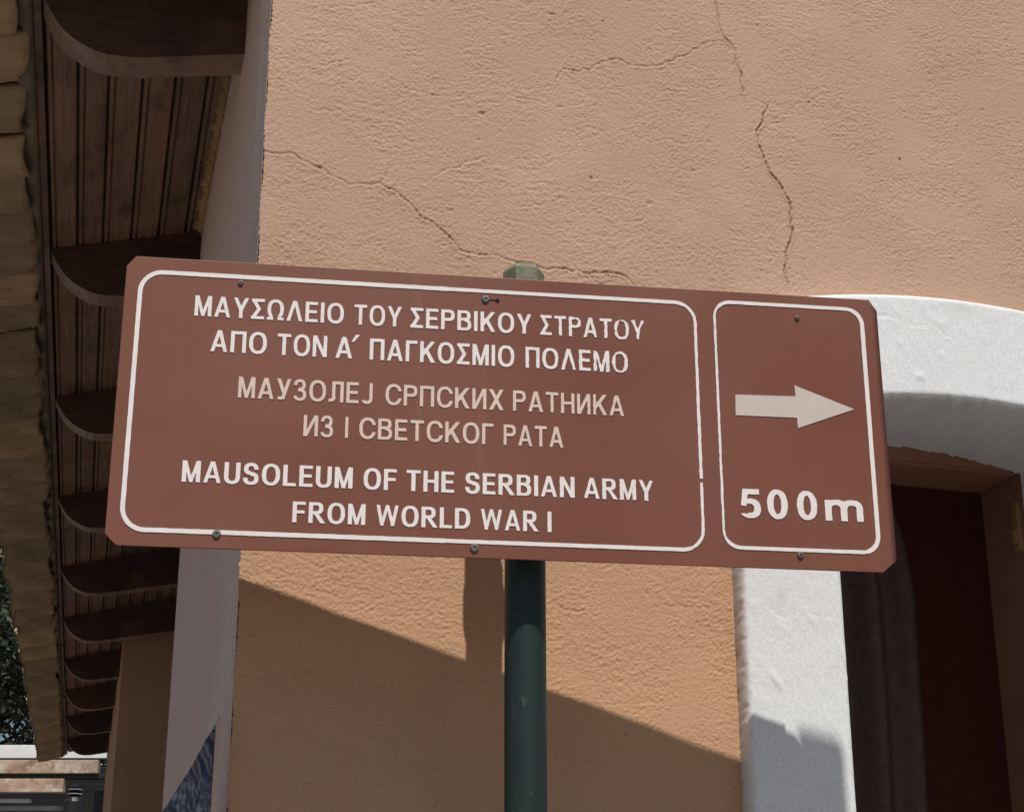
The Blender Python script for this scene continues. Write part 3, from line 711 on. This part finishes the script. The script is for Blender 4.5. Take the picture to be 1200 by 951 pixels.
V = [(-.2423, FILM, .8905 + EYE), (-.2385, FILM, .8905 + EYE), (-.2300, FILM, .9020 + EYE), (-.2362, FILM, .9020 + EYE)]
mesh_obj('accent_mark', V, [(0, 1, 2, 3)], M['film'], plate)
lettering([('MAУЗOЛEJ', -.4048, -.2085), ('CPΠCKИX', -.1895, -.0129), ('PATHИKA', .0013, .1709)], .7938, .8265, M['film_tan'], .88, .5, seed=3, label='faded tan letter, thinner than the white ones')
lettering([('ИЗ', -.3078, -.2643), ('I', -.2472, -.2422), ('CBETCKOΓ', -.2266, -.0278), ('PATA', -.0128, .0773)], .7395, .7720, M['film_tan'], .88, .5, seed=4, label='faded tan letter, thinner than the white ones')
lettering([('MAUSOLEUM', -.4771, -.2337), ('OF', -.218, -.1696), ('THE', -.1559, -.0855), ('SERBIAN', -.0695, .0935), ('ARMY', .1073, .2129)], .6628, .6948, M['film'], 1.06, .4, seed=5)
lettering([('FROM', -.3181, -.2136), ('WORLD', -.1983, -.0615), ('WAR', -.0461, .0379), ('I', .0524, .0581)], .6093, .6403, M['film'], 1.06, .2, seed=6)
lettering([('5', .3447, .3770), ('0', .3868, .4192), ('0', .4333, .4650), ], .6435, .6880, M['film'], 1.25, .25, name='digit', seed=9)
lettering([('m', .4770, .5368)], .6435, .6880, M['film'], 1.25, .25, seed=9)
# arrow
arr = [(.3458, .8375), (.4415, .8395), (.4408, .8576), (.452, .8535), (.5347, .8233), (.4424, .7882), (.4418, .8048), (.3448, .8041)]
bm = bmesh.new(); prism(bm, [(x, z + EYE) for x, z in arr], 'y', FILM, -.00005); bm_obj('arrow', bm, M['film_arrow'], plate)
# border lines
def border(x0, x1, z0, z1, rad, wd_fn, seed):
    pts = []
    def arc(cx, cz, a0):
        for k in range(13):
            a = a0 + math.pi / 2 * k / 12; pts.append((cx + rad * math.cos(a), cz + rad * math.sin(a), math.cos(a), math.sin(a)))
    def line(p, q, nx_, nz_):
        n_ = max(2, int(math.hypot(q[0] - p[0], q[1] - p[1]) / .006))
        for k in range(1, n_): t = k / n_; pts.append((p[0] + (q[0] - p[0]) * t, p[1] + (q[1] - p[1]) * t, nx_, nz_))
    arc(x1 - rad, z1 - rad, 0); line((x1 - rad, z1), (x0 + rad, z1), 0, 1); arc(x0 + rad, z1 - rad, math.pi / 2); line((x0, z1 - rad), (x0, z0 + rad), -1, 0)
    arc(x0 + rad, z0 + rad, math.pi); line((x0 + rad, z0), (x1 - rad, z0), 0, -1); arc(x1 - rad, z0 + rad, 1.5 * math.pi); line((x1, z0 + rad), (x1, z1 - rad), 1, 0)
    V = []; Fc = []; r = random.Random(seed); n_ = len(pts)
    for (x, z, a, b) in pts:
        wd = wd_fn(x, z) ; j = (0.00045 if wd < .0046 else .0002); o1 = wd / 2 + r.uniform(-j, j); o2 = -wd / 2 + r.uniform(-j, j)
        for y in (FILM, -.00005): V.append((x + a * o1, y, z + b * o1 + EYE)); V.append((x + a * o2, y, z + b * o2 + EYE))
    for k in range(n_):
        a, b = 4 * k, 4 * ((k + 1) % n_)
        if seed == 2 and abs(pts[k][0] - x1) < .001 and abs(pts[k][1] - .694) < .003: continue
        Fc += [(a, b, b + 1, a + 1), (a, a + 2, b + 2, b), (a + 1, b + 1, b + 3, a + 3)]
    return mesh_obj('border_line', V, Fc, M['film'], plate)
border(-.5560, .2868, .5905, .9850, .032, lambda x, z: .0066 if x < -.1 else (.0058 if x < .27 else .0045), 2)
border(.3182, .5575, .5965, .9905, .026, lambda x, z: .0036 if x < .325 else (.0068 if x > .54 else .0056), 3)
# screws
def screw(x, z, r_, hole=True):
    bm = bmesh.new(); lathe(bm, [(r_ * 1.0, -.0002), (r_ * 1.0, -.0014), (r_ * .78, -.0030), (r_ * .42, -.0032), (r_ * .36, -.0016)], x, z + EYE, 'y', 18)
    s = bm_obj('bolt', bm, M['screw'], plate)
for x, z, r_ in ((-.4104, .9754, .0040), (-.0408, .972, .0062), (.4519, .9707, .0040), (-.4229, .588, .0062), (-.0549, .5818, .0066), (.4344, .5885, .0052)): screw(x, z, r_)
bm = bmesh.new(); lathe(bm, [(.0036, -.0004), (.0036, -.0001)], -.0224, .9703 + EYE, 'y', 14); bm_obj('empty_hole', bm, M['hole'], plate)
bm = bmesh.new(); box(bm, -.035, -.026, -.0006, -.0001, .9703 + EYE, .9718 + EYE); bm_obj('scratch', bm, M['hole'], plate)

# ---------------------------------------------------------------- unseen upright added right of the camera, its rounded top throws the small shadow on the pilaster
q = 1.10; base = Vector((0, 2.62, 0)) + dW * (.520 - .03 * q) + nW * q; zt = .305 + 1.79 * (q - .04) + EYE
shadow_caster = empty('pilaster_shadow_caster', base, WALL_YAW); tag(shadow_caster, 'added unseen upright with rounded top, shaped to shade the pilaster', 'shadow_caster')
bm = bmesh.new(); prism(bm, [(-.033, 0), (.050, 0), (.050, zt - .03), (.047, zt - .018), (.040, zt - .008), (.030, zt - .004), (-.033, zt + .009)], 'y', -.04, .04)
bm_obj('shaft', bm, M['beam'], shadow_caster)
bm = bmesh.new(); box(bm, -.075, .075, -.065, .065, 0, .12, .01); bm_obj('footing', bm, M['alu'], shadow_caster)

# ---------------------------------------------------------------- far end of the lane: pergola, rails, tree
Y0 = 18.0
def pergola():
    root = empty('pergola', (-6.0, Y0, 0), 0); tag(root, 'weathered wooden pergola with white fascia beyond the far end of the eaves', 'pergola')
    def bar(name, x0, x1, z0, z1, mat, y=0, dep=.12, tilt=0):
        bm = bmesh.new(); box(bm, x0 + 6, x1 + 6, y, y + dep, z0 + EYE, z1 + EYE, .008)
        o = bm_obj(name, bm, mat, root); o.rotation_euler = (0, tilt, 0); return o
    z = lambda t: t * Y0
    bar('fascia_board', -9.5, -3.6, z(.1240), z(.1322), M['white_board'], .15)
    bar('beam', -9.5, -4.50, z(.1142), z(.1222), M['beam'])
    bar('beam', -9.5, -4.86, z(.1031), z(.1111), M['beam'])
    bar('gap_shade', -9.5, -3.6, z(.1222) + .003, z(.1240) - .003, M['black'], .06)  # black strips stand in for the shade between fascia and beams
    bar('gap_shade', -9.5, -4.3, z(.1111) + .003, z(.1142) - .003, M['black'], .06)
    bar('rail', -9.5, -5.30, z(.0990), z(.1010), M['white_board'], .3)
    bar('rail', -9.5, -5.0, z(.0952), z(.0978), M['grey_board'], .5)
    bar('shade_backing', -9.5, -3.6, -1.6, z(.1240), M['black'], .9, .1)  # black sheet added as the darkness behind the rails
    for px in (-9.2, -4.5):
        bm = bmesh.new(); box(bm, px + 6 - .09, px + 6 + .09, .3, .48, 0, z(.1222) + EYE - .3, .01); bm_obj('pergola_post', bm, M['black'], root)
pergola()
def lantern():
    root = empty('wall_lantern', (-4.62, 17.6, 0)); zc = .0985 * 17.6 + EYE
    tag(root, 'black hanging lantern with ribbed neck at the end of the pergola beams', 'lantern')
    bm = bmesh.new()
    lathe(bm, [(.02, zc + .16), (.06, zc + .14), (.05, zc + .12), (.075, zc + .10), (.05, zc + .08), (.075, zc + .06), (.05, zc + .04), (.08, zc + .02), (.10, zc - .02), (.11, zc - .22), (.05, zc - .26)], 0, 0, 'z', 20)
    bm_obj('lantern_body', bm, M['black'], root)
    for k in range(3):
        bm = bmesh.new(); lathe(bm, [(.073, zc + .108 - k * .045), (.079, zc + .104 - k * .045), (.073, zc + .100 - k * .045)], 0, 0, 'z', 20); bm_obj('band', bm, M['grey_board'], root)
    bm = bmesh.new(); box(bm, -.01, .35, -.01, .01, zc + .155, zc + .17); bm_obj('bracket', bm, M['black'], root)
lantern()
def tree(x, y, h, rad, seed, label):
    r = np.random.default_rng(seed); root = empty('leafy_tree', (x, y, 0)); tag(root, label, 'tree', 'dark trees beyond the eaves')
    bm = bmesh.new(); prof = [(.24, 0), (.17, 1.2), (.14, h * .55), (.04, h * .9)]; lathe(bm, prof, 0, 0, 'z', 12); bm_obj('trunk', bm, M['bark'], root, True)
    for k in range(7):
        a = r.uniform(0, 6.28); z0 = r.uniform(h * .3, h * .6); bm = bmesh.new(); L = rad * .75
        p = [Vector((0, 0, z0)), Vector((math.cos(a) * L * .5, math.sin(a) * L * .5, z0 + L * .35)), Vector((math.cos(a) * L, math.sin(a) * L, z0 + L * .9))]
        rr = [.08, .05, .015]; rings = [[bm.verts.new(c_ + Vector((math.cos(t) * q_, math.sin(t) * q_, 0))) for t in np.linspace(0, 2 * math.pi, 7)[:-1]] for c_, q_ in zip(p, rr)]
        for A_, B_ in zip(rings, rings[1:]):
            for i in range(6): bm.faces.new((A_[i], A_[(i + 1) % 6], B_[(i + 1) % 6], B_[i]))
        bm_obj('limb', bm, M['bark'], root, True)
    N = 95; cl = []
    for k in range(N):
        d = r.normal(size=3); d /= np.linalg.norm(d); rr_ = rad * r.random() ** .45; cl.append((d[0] * rr_, d[1] * rr_, h * .62 + d[2] * rr_ * .85, r.uniform(.3, .65)))
    n_ = 42000; ci = r.integers(0, N, n_); cc = np.array(cl)[ci]; off = r.normal(size=(n_, 3)); off /= np.linalg.norm(off, axis=1)[:, None]
    pos = cc[:, :3] + off * (cc[:, 3:4] * r.random((n_, 1)) ** .4)
    a = r.normal(size=(n_, 3)); a /= np.linalg.norm(a, axis=1)[:, None]; b = np.cross(a, r.normal(size=(n_, 3))); b /= np.linalg.norm(b, axis=1)[:, None]
    s_ = r.uniform(.045, .095, (n_, 1)); V = np.stack([pos - a * s_, pos + b * s_ * .45, pos + a * s_, pos - b * s_ * .45], 1).reshape(-1, 3)
    me = bpy.data.meshes.new('crown'); me.vertices.add(len(V)); me.vertices.foreach_set('co', V.ravel().astype(np.float32)); q_ = np.arange(n_ * 4)
    me.loops.add(n_ * 4); me.loops.foreach_set('vertex_index', q_.astype(np.int32)); me.polygons.add(n_); me.polygons.foreach_set('loop_start', (np.arange(n_) * 4).astype(np.int32))
    me.update(calc_edges=True); me.materials.append(M['leaf']); o = bpy.data.objects.new('crown', me); col.objects.link(o); o.parent = root
tree(-7.9, 22.5, 9.6, 3.3, 5, 'dark leafy tree showing left of the roof tiles, nearer the lane')
tree(-6.2, 29.0, 11.5, 4.6, 9, 'tall dark leafy tree behind the others, straight beyond the pergola')
tree(-11.0, 27.0, 10.5, 4.2, 6, 'dark leafy tree showing furthest left behind the pergola')
